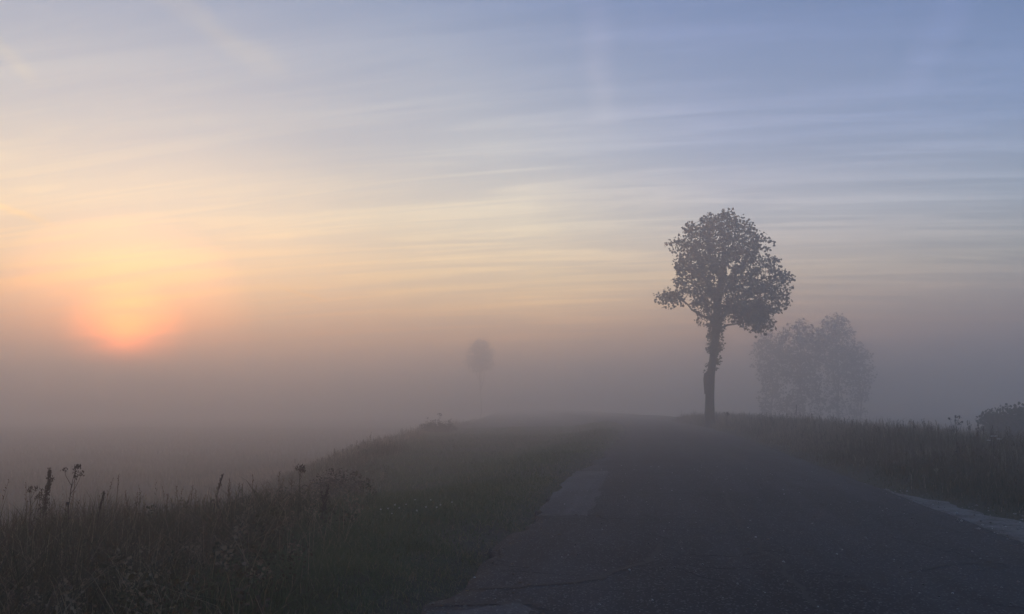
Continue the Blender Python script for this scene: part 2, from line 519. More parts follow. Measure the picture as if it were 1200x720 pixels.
crack([(1.06, 4.6), (1.10, 7.5), (1.02, 10), (1.12, 15), (1.06, 22)], 0.03)
crack([(-1.75, 6.35), (-1.1, 6.5), (-0.55, 6.9), (-0.2, 7.7), (0.05, 8.9)], 0.045)
crack([(-1.7, 10.55), (-1.35, 10.6), (-1.0, 10.75)], 0.07)
crack([(-1.78, 5.9), (-1.3, 6.0), (-0.8, 6.05)], 0.05)
crack([(0.1, 8.9), (0.6, 9.4), (1.0, 10.5)], 0.025)
crack([(1.1, 7.0), (1.9, 7.3), (2.8, 8.2), (3.9, 8.5)], 0.025)
crack([(-1.0, 13), (-0.4, 13.3), (0.5, 14.2), (1.1, 14.4)], 0.04)

# ------------------------------------------------------------------ grass
def blades(u, y, h, wd, lean, tone):
    """grass blades rooted at (u, y): seven vertices, five triangles each"""
    n = len(u)
    z = ground_z(u, y) - 0.02
    x = u + bend(y)
    az = rng.random(n) * 2 * math.pi
    d = np.stack([np.cos(az), np.sin(az)], 1)
    pz = az + rng.normal(0, 0.9, n) + math.pi / 2
    q = np.stack([np.cos(pz), np.sin(pz)], 1)
    V = np.zeros((n, 7, 3))
    for k, (t, ws) in enumerate(((0, 1.0), (0.4, 0.85), (0.78, 0.5), (1.0, 0))):
        off = d * (h * lean * t ** 1.9)[:, None]
        up = h * (t - 0.28 * np.clip(lean, 0, 2) * t ** 3)
        c = np.stack([x + off[:, 0], y + off[:, 1], z + up], 1)
        if k == 3: V[:, 6] = c
        else:
            wv = np.concatenate([q * (wd * ws / 2)[:, None], np.zeros((n, 1))], 1)
            V[:, 2 * k] = c - wv; V[:, 2 * k + 1] = c + wv
    t0 = np.array([(0, 1, 3), (0, 3, 2), (2, 3, 5), (2, 5, 4), (4, 5, 6)])
    T = (t0[None] + (np.arange(n) * 7)[:, None, None]).reshape(-1, 3)
    return V.reshape(-1, 3), T, np.repeat(tone, 7)


def heads(u, y, h, tone, size):
    """grass stems with a seed panicle: a thin stem and nine little spikelets"""
    n = len(u)
    z = ground_z(u, y); x = u + bend(y)
    az = rng.random(n) * 6.283; ln = rng.random(n) * 0.3
    top = np.stack([x + np.cos(az) * ln * h, y + np.sin(az) * ln * h, z + h * (1 - 0.3 * ln)], 1)
    base = np.stack([x, y, z], 1)
    Vs, Ts, tn = [], [], []
    q = np.stack([-np.sin(az), np.cos(az), 0 * az], 1) * (0.0025 * size)[:, None]
    Vs.append(np.stack([base - q, base + q, top + q, top - q], 1)); k = 4
    for i in range(9):
        t = 1 - i * 0.03
        c = base + (top - base) * t
        a2 = rng.random(n) * 6.283
        o = np.stack([np.cos(a2), np.sin(a2), 0.9 + 0 * a2], 1) * (0.035 * size * (0.5 + i * 0.08))[:, None]
        pw = np.stack([-np.sin(a2), np.cos(a2), 0 * a2], 1) * (0.006 * size)[:, None]
        Vs.append(np.stack([c, c + o * 0.5 + pw, c + o, c + o * 0.5 - pw], 1))
    V = np.concatenate(Vs, 1).reshape(-1, 3)
    q0 = np.array([(0, 1, 2), (0, 2, 3)])
    T = (q0[None] + (np.arange(n * 10) * 4)[:, None, None]).reshape(-1, 3)
    return V, T, np.repeat(tone, 40)


def scatter(n, u0, u1, y0, y1):
    return rng.uniform(u0, u1, n), rng.uniform(y0, y1, n)


def in_view(u, y, extra=4.0):
    """keep what stands in front of the camera or a few metres to the side of the view"""
    x = u + bend(y)
    return (x > -0.98 * y - extra) & (x < 0.56 * y + extra)


def left_height(u, y):
    o = -u - tall_start(y)
    return 0.09 + 0.12 * sstep(o, -0.9, 0.2) + 0.24 * sstep(o, -0.1, 1.3) + 0.10 * sstep(o, 0, 1.0) * (1 - sstep(y, 7, 12)) + sstep(y, 24, 50) * 0.30 * sstep(o, -0.3, 1.4)


def right_height(u, y):
    o = u - shoulder_edge(y) + 0.9 * sstep(y, 45, 65)
    return (0.08 + 0.18 * sstep(o, 0.15, 0.9) + 0.58 * sstep(o, 0.7, 2.2)) * (0.62 + 0.33 * sstep(y, 14, 40))


def grass_object(name, mat, parts, label, cat='grass'):
    V, T, tn = [], [], []; n = 0
    for v, t, k in parts:
        V.append(v); T.append(t + n); tn.append(k); n += len(v)
    o = link_mesh(name, tri_mesh(name, np.concatenate(V), np.concatenate(T), np.concatenate(tn)), mat)
    tag(o, label, cat, kind='stuff')
    return o


def clumpy(u, y, s=0.5): return fbm(u + 200, y, s)


def leaf_cloud(mb, centers, per, radius, size, droop=0.5, flatten=0.75):
    """leaf clusters: every leaf a folded five-sided blade hanging from a twig end"""
    n = len(centers) * per
    c = np.repeat(np.asarray(centers, float), per, 0)
    r = np.repeat(np.asarray(radius, float) if not np.isscalar(radius) else np.full(len(centers), radius), per)
    d = rng.standard_normal((n, 3)); d /= np.linalg.norm(d, axis=1)[:, None]
    rad = r * rng.random(n) ** 0.45
    o = c + d * rad[:, None] * np.array([1, 1, flatten])
    # leaf frame
    ax = d * np.array([1, 1, 0.5]) + rng.standard_normal((n, 3)) * 0.6 + np.array([0, 0, -droop])
    ax /= np.linalg.norm(ax, axis=1)[:, None]
    sd = np.cross(ax, rng.standard_normal((n, 3))); sd /= np.linalg.norm(sd, axis=1)[:, None] + 1e-9
    nm = np.cross(ax, sd)
    s = size * rng.uniform(0.65, 1.3, n)
    L = ((0, 0, 0), (0.35, 0.48, 0.10), (0.72, 0.34, 0.06), (1.0, 0, -0.12), (0.72, -0.34, 0.06), (0.35, -0.48, 0.10))
    V = np.stack([o + ax * (s * a)[:, None] + sd * (s * b_)[:, None] + nm * (s * e)[:, None] for a, b_, e in L], 1)
    T0 = np.array([(0, 1, 2), (0, 2, 3), (0, 3, 4), (0, 4, 5)])
    T = (T0[None] + (np.arange(n) * 6)[:, None, None]).reshape(-1, 3)
    mb.add(V.reshape(-1, 3), T, np.repeat(np.clip(rng.normal(0.5, 0.25, n), 0, 1), 6))


# left side, tall rough grass
parts = []
for (y0, y1, u0, u1, dens, wmul) in ((2.5, 9, -10, -2.4, 1500, 1.0), (9, 18, -11, -3.0, 620, 1.5), (18, 36, -19, -4.2, 170, 2.6), (36, 90, -25, -6.0, 42, 4.5)):
    n = int((y1 - y0) * (u1 - u0) * dens)
    u, y = scatter(n, u0, u1, y0, y1)
    keep = in_view(u, y) & (rng.random(n) < 0.25 + 1.1 * clumpy(u, y, 0.45)) & (rng.random(n) < 0.06 + sstep(-u - tall_start(y), -1.3, 0.2))
    u, y = u[keep], y[keep]; n = len(u)
    h = left_height(u, y) * (0.25 + 1.35 * clumpy(u, y, 0.9)) * rng.uniform(0.5, 1.3, n)
    wd = rng.uniform(0.004, 0.009, n) * wmul
    lean = np.abs(rng.normal(0.30, 0.45, n)) + 0.5 * (clumpy(u + 40, y, 1.1) > 0.58)
    dry = np.clip(0.30 + 0.75 * (fbm(u + 50, y, 2.2) - 0.4) + rng.normal(0, 0.16, n) + 0.28 * sstep(-u - tall_start(y), -0.2, 1.2) + 0.22 * sstep(y, 11, 34), 0, 0.97)  # real dryness, plus paling with distance painted in place of thicker fog
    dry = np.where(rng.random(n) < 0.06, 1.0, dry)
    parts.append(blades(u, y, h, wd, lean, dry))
    m = int(n * 0.02); k = rng.choice(n, m, replace=False); k = k[-u[k] - tall_start(y[k]) > 0]
    parts.append(heads(u[k], y[k], np.minimum(h[k] * rng.uniform(1.0, 1.3, len(k)), 0.95), np.clip(rng.normal(0.75, 0.12, len(k)), 0, 1), np.full(len(k), min(wmul, 2.2))))
# broad-leaved plants and long bent dead stems mixed through the near grass
mbx = MB()
for k in range(260):
    y_ = 4.2 + 16 * rng.random() ** 1.6; o_ = rng.uniform(-0.6, 2.6); u_ = -(tall_start(y_) + o_)
    if not in_view(np.array([u_]), np.array([y_]), 1.0)[0]: continue
    z_ = float(ground_z(u_, y_)); hh = rng.uniform(0.14, 0.42); tb_ = rng.choice([0.15, 0.3, 0.45, 0.8])
    q = np.array([[u_ + float(bend(y_)) + rng.normal(0, 0.05), y_ + rng.normal(0, 0.05), z_ + hh * f] for f in (0.25, 0.45, 0.65, 0.85, 1.0)])
    n0 = len(mbx.v); lf = rng.uniform(0.016, 0.038)
    leaf_cloud(mbx, q, 11, rng.uniform(0.05, 0.10), lf, 0.1, 0.7)
    mbx.tn[n0] = np.clip(mbx.tn[n0] * 0.3 + tb_, 0, 0.95)
parts.append((np.concatenate(mbx.v), np.concatenate(mbx.f), np.concatenate(mbx.tn)))
n = 900
y = 4.0 + 14 * rng.random(n) ** 1.5; u = -(tall_start(y) + rng.uniform(-0.7, 2.2, n))
parts.append(blades(u, y, rng.uniform(0.3, 0.75, n), rng.uniform(0.0035, 0.007, n), rng.uniform(0.3, 1.5, n), np.clip(rng.normal(0.95, 0.08, n), 0.7, 1)))
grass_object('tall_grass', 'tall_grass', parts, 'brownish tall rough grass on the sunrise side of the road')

# slope and field on the left
parts = []
for (y0, y1, u0, u1, dens, wmul) in ((4, 30, -24, -10, 130, 2.4), (10, 60, -60, -20, 20, 5.5), (60, 130, -130, -20, 5, 11.0)):
    n = int((y1 - y0) * (u1 - u0) * dens)
    u, y = scatter(n, u0, u1, y0, y1)
    keep = in_view(u, y) & (rng.random(n) < 0.3 + clumpy(u, y, 1.5)); u, y = u[keep], y[keep]; n = len(u)
    h = rng.uniform(0.2, 0.55, n) * (0.5 + clumpy(u, y, 2.0))
    parts.append(blades(u, y, h, rng.uniform(0.006, 0.01, n) * wmul, np.abs(rng.normal(0.4, 0.3, n)), np.clip(rng.normal(0.5, 0.2, n), 0, 1)))
grass_object('meadow_grass', 'tall_grass', parts, 'rough meadow grass fading into the fog below the road bank')

# short green verge on the left, creeping over the asphalt edge
parts = []
for (y0, y1, u0, dens, wmul) in ((3.2, 8, -4.8, 4200, 1.0), (8, 16, -7.0, 1700, 1.5), (16, 30, -13, 330, 2.6), (30, 70, -18, 90, 4.6)):
    u1 = -1.6
    n = int((y1 - y0) * (u1 - u0) * dens)
    u, y = scatter(n, u0, u1, y0, y1)
    edge = EDGE_L + np.interp(y, ry, ragL)
    pr = (0.25 * sstep(edge + 0.15 - u, 0, 0.12) + 0.75 * sstep(edge + 0.05 - u, 0, 0.55)) * (1 - 0.8 * sstep(-u - tall_start(y), -0.2, 1.0)) * (0.15 + 1.25 * clumpy(u, y, 0.35))
    keep = in_view(u, y) & (rng.random(n) < pr); u, y = u[keep], y[keep]; n = len(u)
    h = (0.035 + 0.10 * clumpy(u, y, 0.7) + 0.08 * sstep(-u, 2.2, 3.4)) * rng.uniform(0.5, 1.3, n)
    tone = np.clip(0.25 + 0.6 * (fbm(u + 90, y, 1.1) - 0.25) + rng.normal(0, 0.14, n), 0, 0.9)
    tone = np.where(rng.random(n) < 0.05 + 0.25 * (1 - sstep(-u, 1.9, 2.5)), 1.0, tone)
    parts.append(blades(u, y, h, rng.uniform(0.003, 0.006, n) * wmul, np.abs(rng.normal(0.7, 0.45, n)), tone))
grass_object('verge_grass', 'verge_grass', parts, 'short green verge grass along the ragged asphalt edge')

# right side, tall grass bank
parts = []
for (y0, y1, u1, dens, wmul) in ((6, 15, 11, 900, 1.3), (15, 30, 11, 380, 2.0), (30, 80, 12, 110, 3.4)):
    u0 = EDGE_R
    n = int((y1 - y0) * (u1 - u0) * dens)
    u, y = scatter(n, u0, u1, y0, y1)
    keep = in_view(u, y) & (rng.random(n) < 0.3 + 1.1 * clumpy(u, y, 0.6)) & (u > shoulder_edge(y) + 0.10 - 0.75 * sstep(vnoise(u + 9, y, 0.45), 0.5, 0.9) * (y < 15.3))
    u, y = u[keep], y[keep]; n = len(u)
    h = right_height(u, y) * (0.35 + 0.65 * clumpy(u, y, 0.8) + 0.65 * fbm(u + 300, y, 3.2)) * rng.uniform(0.5, 1.3, n)
    o = u - shoulder_edge(y)
    dry = np.clip(0.38 + 0.6 * (fbm(u + 150, y, 2.5) - 0.4) + rng.normal(0, 0.15, n) + 0.2 * sstep(o, 0.8, 2.0) + 0.26 * sstep(y, 12, 34), 0, 0.97)  # distance term paints mid-distance haze into the bank colour; the rest is dryness
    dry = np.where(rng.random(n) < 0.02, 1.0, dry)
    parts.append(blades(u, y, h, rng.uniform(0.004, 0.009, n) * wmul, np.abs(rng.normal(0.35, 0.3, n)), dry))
    m = int(n * 0.022); k = rng.choice(n, m, replace=False); k = k[o[k] > 1.0]
    parts.append(heads(u[k], y[k], np.minimum(h[k] * rng.uniform(1.0, 1.25, len(k)), 1.1), np.clip(rng.normal(0.7, 0.12, len(k)), 0, 1), np.full(len(k), min(wmul, 2.4))))
# slope beyond the bank
n = 60000
u, y = scatter(n, 10, 40, 10, 70)
keep = in_view(u, y) & (rng.random(n) < clumpy(u, y, 2.0)); u, y = u[keep], y[keep]; n = len(u)
parts.append(blades(u, y, rng.uniform(0.25, 0.7, n), rng.uniform(0.015, 0.035, n), np.abs(rng.normal(0.4, 0.3, n)), np.clip(rng.normal(0.4, 0.2, n), 0, 1)))
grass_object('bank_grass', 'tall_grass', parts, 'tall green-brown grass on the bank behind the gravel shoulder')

# ------------------------------------------------------------------ small litter on the road
def bits(n, u0, u1, y0, y1, lo, hi, flat, onroad=True):
    u, y = scatter(n, u0, u1, y0, y1)
    z = undul(u, y) + 0.004
    r = lo + (hi - lo) * rng.random(n) ** 2.5
    O = np.array([(1, 0, 0), (0, 1, 0), (-1, 0, 0), (0, -1, 0), (0, 0, 1), (0, 0, -1)], float)
    F = np.array([(0, 1, 4), (1, 2, 4), (2, 3, 4), (3, 0, 4), (1, 0, 5), (2, 1, 5), (3, 2, 5), (0, 3, 5)])
    V = O[None] * (r[:, None] * rng.uniform(0.55, 1.3, (n, 6)))[:, :, None]
    V[:, :, 2] *= flat
    a = rng.random(n) * 6.283; ca, sa = np.cos(a)[:, None], np.sin(a)[:, None]
    Xr = V[:, :, 0] * ca - V[:, :, 1] * sa; Yr = V[:, :, 0] * sa + V[:, :, 1] * ca
    V = np.stack([Xr + (u + bend(y))[:, None], Yr + y[:, None], V[:, :, 2] + (z + r * flat * 0.6)[:, None]], 2)
    T = (F[None] + (np.arange(n) * 6)[:, None, None]).reshape(-1, 3)
    return V.reshape(-1, 3), T, np.repeat(rng.random(n), 6)


grass_object('gravel_stone', 'stone', [bits(1500, EDGE_L, EDGE_R, 4.5, 20, 0.002, 0.016, 0.6), bits(900, 3.9, 5.9, 5, 15.5, 0.004, 0.028, 0.6)],
             'loose pale stone chips scattered over the asphalt', 'stones')
grass_object('leaf_litter', 'litter', [bits(260, EDGE_L, EDGE_R, 4.5, 30, 0.008, 0.028, 0.12), bits(300, -2.2, -1.2, 4.5, 18, 0.006, 0.026, 0.15)],
             'small brown fallen leaf scraps on the asphalt', 'leaves')


# ------------------------------------------------------------------ trees
def curve(p0, p1, sag=0.0, wob=0.12, n=7):
    p0 = np.asarray(p0, float); p1 = np.asarray(p1, float)
    t = np.linspace(0, 1, n)[:, None]
    L = np.linalg.norm(p1 - p0)
    P = p0 + (p1 - p0) * t + np.array([0, 0, 1]) * sag * L * (t * (1 - t)) * 4
    nz = rng.standard_normal((n, 3)) * wob * L / n; nz[0] = nz[-1] = 0
    return P + np.cumsum(nz, 0) * (1 - t)


def pick_clusters(blobs, spacing, tries, holes=()):
    """cluster centres spread through a union of ellipsoids (cx,cz,cy,rx,rz,ry)"""
    out = []
    vol = np.array([b[3] * b[4] * b[5] for b in blobs]) ** 0.7; pr = vol / vol.sum()
    for _ in range(tries):
        b = blobs[rng.choice(len(blobs), p=pr)]
        d = rng.standard_normal(3); d /= np.linalg.norm(d); d *= rng.random() ** 0.38
        p = np.array([b[0] + d[0] * b[3], b[2] + d[1] * b[5], b[1] + d[2] * b[4]])
        if any(((p[0] - h[0]) / h[3]) ** 2 + ((p[2] - h[1]) / h[4]) ** 2 + ((p[1] - h[2]) / h[5]) ** 2 < 1 for h in holes): continue
        if out and np.min(np.linalg.norm(np.array(out) - p, axis=1)) < spacing: continue
        out.append(p)
    return np.array(out)


# the big roadside tree: 58 m along the road, standing on the right verge
TREE_Y = 58.0
SCL = TREE_Y / math.cos(math.atan(abs(600 - 832) / FOC)) * math.cos(0) / FOC  # metres per photograph pixel there
SCL = (Vector((at_y(833, TREE_Y), TREE_Y, 0)).length) * math.cos(math.atan(232 / FOC)) / FOC * 1.0
tx = at_y(831, TREE_Y)
tz = float(ground_z(tx - bend(TREE_Y), TREE_Y))
tree = empty('roadside_tree', (tx, TREE_Y, tz), 'tall lone tree with round leafy crown standing on the road verge', 'tree')
H0 = CAM_H - tz         # camera level above the tree's foot


def tp(px, py, dy=0.0):
    """photograph pixel -> coordinates in the tree's own frame (x across, z up)"""
    return np.array([(px - 831) * SCL, dy, (476 - py) * SCL * 1.0 + H0])


mb = MB()
trunk_pts = np.array([tp(831.5, 505), tp(831.5, 500), tp(831.5, 488), tp(832, 470), tp(832.5, 455), tp(834, 440), tp(837, 424), tp(840, 405), tp(842, 388), tp(843, 370), tp(846, 350), tp(850, 325), tp(853, 300), tp(855, 275)])
trunk_rad = np.array([11.0, 7.8, 5.6, 5.0, 5.0, 4.6, 4.3, 4.3, 4.6, 4.5, 4.0, 3.3, 2.0, 0.8]) * SCL
mb.tube(trunk_pts, trunk_rad, 14, 0.045)
trunk = mb.build('trunk', 'bark', tree, True)
mb = MB()
mb.tube(np.array([tp(829.5, 462), tp(829.2, 452), tp(829.0, 445), tp(829.2, 438.5), tp(829.6, 437.2)]), np.array([3.2, 3.6, 3.5, 3.0, 1.0]) * SCL, 12, 0.07)
tag(mb.build('stem_stub', 'bark', trunk, True), 'cut-off stub of a second stem on the trunk')

limb_spec = [  # start on the trunk, end, radius
    ((842, 392, 0), (822, 335, -1.0), 2.6), ((842, 385, 0), (800, 345, 0.8), 2.0), ((843, 375, 0), (885, 355, -0.9), 2.8),
    ((843, 388, 0), (891, 374, 0.6), 1.5), ((845, 360, 0), (822, 290, 1.3), 2.4), ((846, 350, 0), (880, 300, 1.2), 2.5),
    ((849, 330, 0), (838, 265, -1.2), 1.9), ((851, 318, 0), (876, 272, -1.3), 1.8), ((845, 356, 0), (862, 335, -2.6), 2.3),
    ((845, 352, 0), (858, 320, 2.7), 2.3), ((844, 366, 0), (905, 335, 0.6), 2.2), ((846, 345, 0), (812, 310, -1.9), 1.8)]
limb_nodes = [trunk_pts[8:]]
for (a, b_, r) in limb_spec:
    A = tp(*a); B = tp(*b_)
    P = curve(A, B, 0.06, 0.5, 8)
    mb = MB(); mb.tube(P, np.linspace(r, 0.5, 8) * SCL, 7, 0.05)
    mb.build('limb', 'bark', tree, True)
    limb_nodes.append(P[2:])
limb_nodes = np.concatenate(limb_nodes)


def blob(px, py, dy, rpx, rpy, rdy):
    c = tp(px, py, dy)
    return (c[0], c[2], c[1], rpx * SCL, rpy * SCL, rdy)


blobs = [blob(848, 283, 0, 36, 34, 2.35), blob(825, 300, 0.3, 28, 36, 2.17), blob(812, 322, -0.3, 17, 24, 1.36), blob(876, 292, 0, 27, 30, 2.17),
         blob(892, 335, 0, 32, 38, 2.17), blob(850, 330, 0, 44, 38, 2.90), blob(835, 352, 0, 18, 16, 1.45), blob(882, 366, 0.2, 26, 12, 1.45), blob(891, 379, 0.6, 16, 8, 0.79),
         blob(795, 344, 0.8, 10, 8, 0.54), blob(783, 348, 0.9, 6, 4, 0.36), blob(905, 352, 0.2, 20, 16, 1.17), blob(829, 268, 0, 21, 16, 1.54), blob(857, 261, 0, 22, 12, 1.54), blob(800, 285, 0, 10, 14, 0.90)]
holes = [blob(866, 319, 0, 9, 4.5, 12.42), blob(884, 311, 0, 8, 3.2, 12.42), blob(818, 330, 0, 5, 4, 12.42), blob(852, 342, 0, 7, 3.0, 12.42), blob(884, 352, 0, 8, 2.6, 12.42), blob(836, 286, 0, 4, 3, 12.42), blob(818, 352, 0, 6, 4, 12.42)]
cl = pick_clusters(blobs, 0.60, 1050, holes)
# foliage hanging low on the outer side and the thin bough on the other
cl = np.vstack([cl, pick_clusters([blob(880, 368, 0.2, 24, 10, 1.3), blob(893, 380, 0.5, 13, 8, 0.8)], 0.42, 130), pick_clusters([blob(792, 345, 0.8, 14, 6, 0.5)], 0.42, 30)])
mb = MB()
tw = MB()
for p in cl:
    dd = np.linalg.norm(limb_nodes - p, axis=1) + 0.5 * np.maximum(limb_nodes[:, 2] - p[2], 0)
    q = limb_nodes[np.argmin(dd)]
    P = curve(q, p, 0.05, 0.5, 5)
    tw.tube(P, np.linspace(0.035, 0.010, 5), 4, cap=False)
leaf_cloud(mb, cl, 33, rng.uniform(0.30, 0.80, len(cl)), 0.20)
crown = mb.build('crown', 'tree_leaf', tree)
tag(tw.build('twig', 'bark', tree), kind='stuff')
# shoots and ivy clothing the trunk under the crown
mb = MB(); cs_ = []
for i in range(90):
    t = rng.random() ** 0.7
    py = 438 - 72 * t
    cx = np.interp(py, [370, 388, 405, 424, 440], [843, 842, 840, 837, 834])
    a = rng.random() * 6.283; rr = (3.4 + 2.4 * rng.random() + 2.8 * t) * SCL
    c = tp(cx, py); cs_.append(c + np.array([math.cos(a) * rr, math.sin(a) * rr, 0]))
for c in ((822, 376), (826, 380), (829, 372), (824, 371)): cs_.append(tp(*c, 0.2))
leaf_cloud(mb, cs_, 16, 0.26, 0.15, 0.9)
tag(mb.build('trunk_shoot', 'tree_leaf', tree), 'leafy shoots clothing the upper trunk')


def far_tree(name, px, top_py, base_drop, Y, crown_px, label, group, seed_blobs, leaf=0.34, per=16, spacing=0.85, stem=0.12):
    """tree in the fog: trunk, limbs, twig-borne leaf clusters (crown given in metres around the tree's axis)"""
    x = at_y(px, Y); u = x - float(bend(Y)); z = float(ground_z(u, Y))
    s = math.hypot(x, Y) * math.cos(math.atan((px - 600) / FOC)) / FOC
    top = (476 - top_py) * s + CAM_H - z
    t = empty(name, (x, Y, z), label, 'tree', group)
    cw = crown_px * s / 2
    tr = MB(); hgt = top * 0.8
    P = curve((0, 0, -0.2), (0.1 * cw, 0, hgt), 0, 0.2, 8)
    tr.tube(P, np.linspace(stem, 0.04, 8) * (top / 12), 9, 0.05); tr.build('trunk', 'bark', t, True)
    bl = [(b[0] * cw, b[1] * top, b[2] * cw, b[3] * cw, b[4] * top, b[5] * cw) for b in seed_blobs]
    cl = pick_clusters(bl, spacing, 720)
    nodes = [P[3:]]
    for i in range(7):
        b = bl[i % len(bl)]
        a = P[3 + i % 4]; e = np.array([b[0], b[2], b[1]]) + rng.normal(0, 0.3, 3) * cw
        Q = curve(a, e, 0.05, 0.4, 6); m = MB(); m.tube(Q, np.linspace(0.07, 0.03, 6) * (top / 12), 6, 0.05); m.build('limb', 'bark', t, True)
        nodes.append(Q[1:])
    nodes = np.concatenate(nodes); tw = MB()
    for p in cl:
        q = nodes[np.argmin(np.linalg.norm(nodes - p, axis=1))]
        tw.tube(curve(q, p, 0.05, 0.4, 4), np.linspace(0.04, 0.012, 4), 4, cap=False)
    tag(tw.build('twig', 'bark', t), kind='stuff')
    m = MB(); leaf_cloud(m, cl, per, rng.uniform(0.4, 1.15, len(cl)), leaf); m.build('crown', 'tree_leaf', t)
    return t


HIGH = [(0.1, 0.42, 0, 0.60, 0.15, 0.6), (-0.2, 0.20, 0.1, 0.45, 0.16, 0.5), (0, 0.78, 0, 0.85, 0.19, 0.85), (-0.35, 0.68, 0.1, 0.6, 0.17, 0.7), (0.4, 0.66, -0.1, 0.55, 0.18, 0.7), (0.05, 0.90, 0, 0.5, 0.10, 0.6), (-0.1, 0.56, 0, 0.6, 0.10, 0.6)]
LONE = [(0, 0.80, 0, 0.9, 0.16, 0.85), (-0.3, 0.70, 0.1, 0.6, 0.12, 0.7), (0.4, 0.72, -0.1, 0.55, 0.13, 0.7), (0.05, 0.92, 0, 0.5, 0.08, 0.6)]
BROAD = [(0.1, 0.42, 0, 0.70, 0.14, 0.7), (-0.25, 0.20, 0, 0.50, 0.15, 0.6), (0.55, 0.26, 0.1, 0.3, 0.16, 0.4), (-0.45, 0.70, 0, 0.5, 0.2, 0.7), (0.42, 0.72, 0, 0.55, 0.22, 0.7), (0.0, 0.86, 0, 0.5, 0.12, 0.6), (-0.1, 0.55, 0, 0.75, 0.12, 0.8), (0.7, 0.60, 0.2, 0.3, 0.14, 0.4)]
GRP = 'trees of the hazy clump behind the lone tree'
far_tree('hazy_tree', 982, 368, 0, 127, 52, 'rounded hazy tree, tallest of the clump behind the lone tree', GRP, HIGH)
far_tree('hazy_tree', 940, 373, 0, 123, 58, 'broad hazy tree of the clump next to the lone tree', GRP, BROAD)
far_tree('hazy_tree', 904, 386, 0, 130, 38, 'hazy tree half hidden behind the crown of the lone tree', GRP, BROAD)
far_tree('hazy_tree', 1007, 403, 0, 134, 34, 'low hazy tree at the outer end of the clump', GRP, HIGH)
far_tree('fading_tree', 562, 397, 0, 182, 36, 'small round tree almost lost in the fog over the meadow', None, LONE, stem=0.06)


# ------------------------------------------------------------------ shrubs and weeds
def shrub(x, y, w_, h, d_, label, leaf, mat, stems, per=22, spikes=0):
    u = x - float(bend(y)); z = float(ground_z(u, y))
    t = empty('shrub', (x, y, z), label, 'shrub')
    bl = [(0, h * 0.5, 0, w_ * 0.5, h * 0.46, d_ * 0.5), (-w_ * 0.2, h * 0.62, 0, w_ * 0.3, h * 0.36, d_ * 0.35), (w_ * 0.22, h * 0.45, 0, w_ * 0.3, h * 0.42, d_ * 0.4)]
    cl = pick_clusters(bl, max(0.10, h * 0.085), 700)
    for i in range(stems):
        a = rng.random() * 6.283
        m = MB(); m.tube(curve((math.cos(a) * 0.08, math.sin(a) * 0.08, -0.05), cl[rng.integers(len(cl))], 0.1, 0.3, 6), np.linspace(0.022, 0.006, 6) * max(h, 0.8), 5)
        m.build('stem', 'bark', t, True)
    tw = MB()
    for p in cl:
        tw.tube(curve((p[0] * 0.5, p[1] * 0.5, p[2] * 0.55), p, 0.05, 0.3, 4), np.linspace(0.008, 0.003, 4) * max(h, 0.6), 3, cap=False)
    for _ in range(spikes):       # thin upright shoots breaking the outline
        p = cl[rng.integers(len(cl))]
        e = p + np.array([rng.normal(0, 0.10), rng.normal(0, 0.10), rng.uniform(0.15, 0.42)]) * h
        tw.tube(curve((p[0] * 0.5, p[1] * 0.5, 0.1), e, 0.02, 0.2, 6), np.linspace(0.010, 0.003, 6) * max(h, 0.6), 3, cap=False)
        cl = np.vstack([cl, e, e * 0.9 + p * 0.1])
    tag(tw.build('twig', 'bark', t), kind='stuff')
    m = MB(); leaf_cloud(m, cl, per, max(0.12, h * 0.10), leaf); m.build('crown', mat, t)
    return t


shrub(at_y(1216, 48), 48, 6.4, 3.2, 4.4, 'dark leafy shrub rising at the foot of the grass bank', 0.15, 'tree_leaf', 9, 30)
shrub(at_y(513, 58), 58, 3.2, 0.9, 2.0, 'dark shrub with spiky top in the tall grass across the road from the lone tree', 0.07, 'dry_weed', 8, 5, 34)
shrub(at_y(400, 15.0), 15.0, 1.2, 0.55, 0.9, 'small dark reddish-brown bush in the meadow edge grass', 0.04, 'dry_weed', 8, 7, 26)


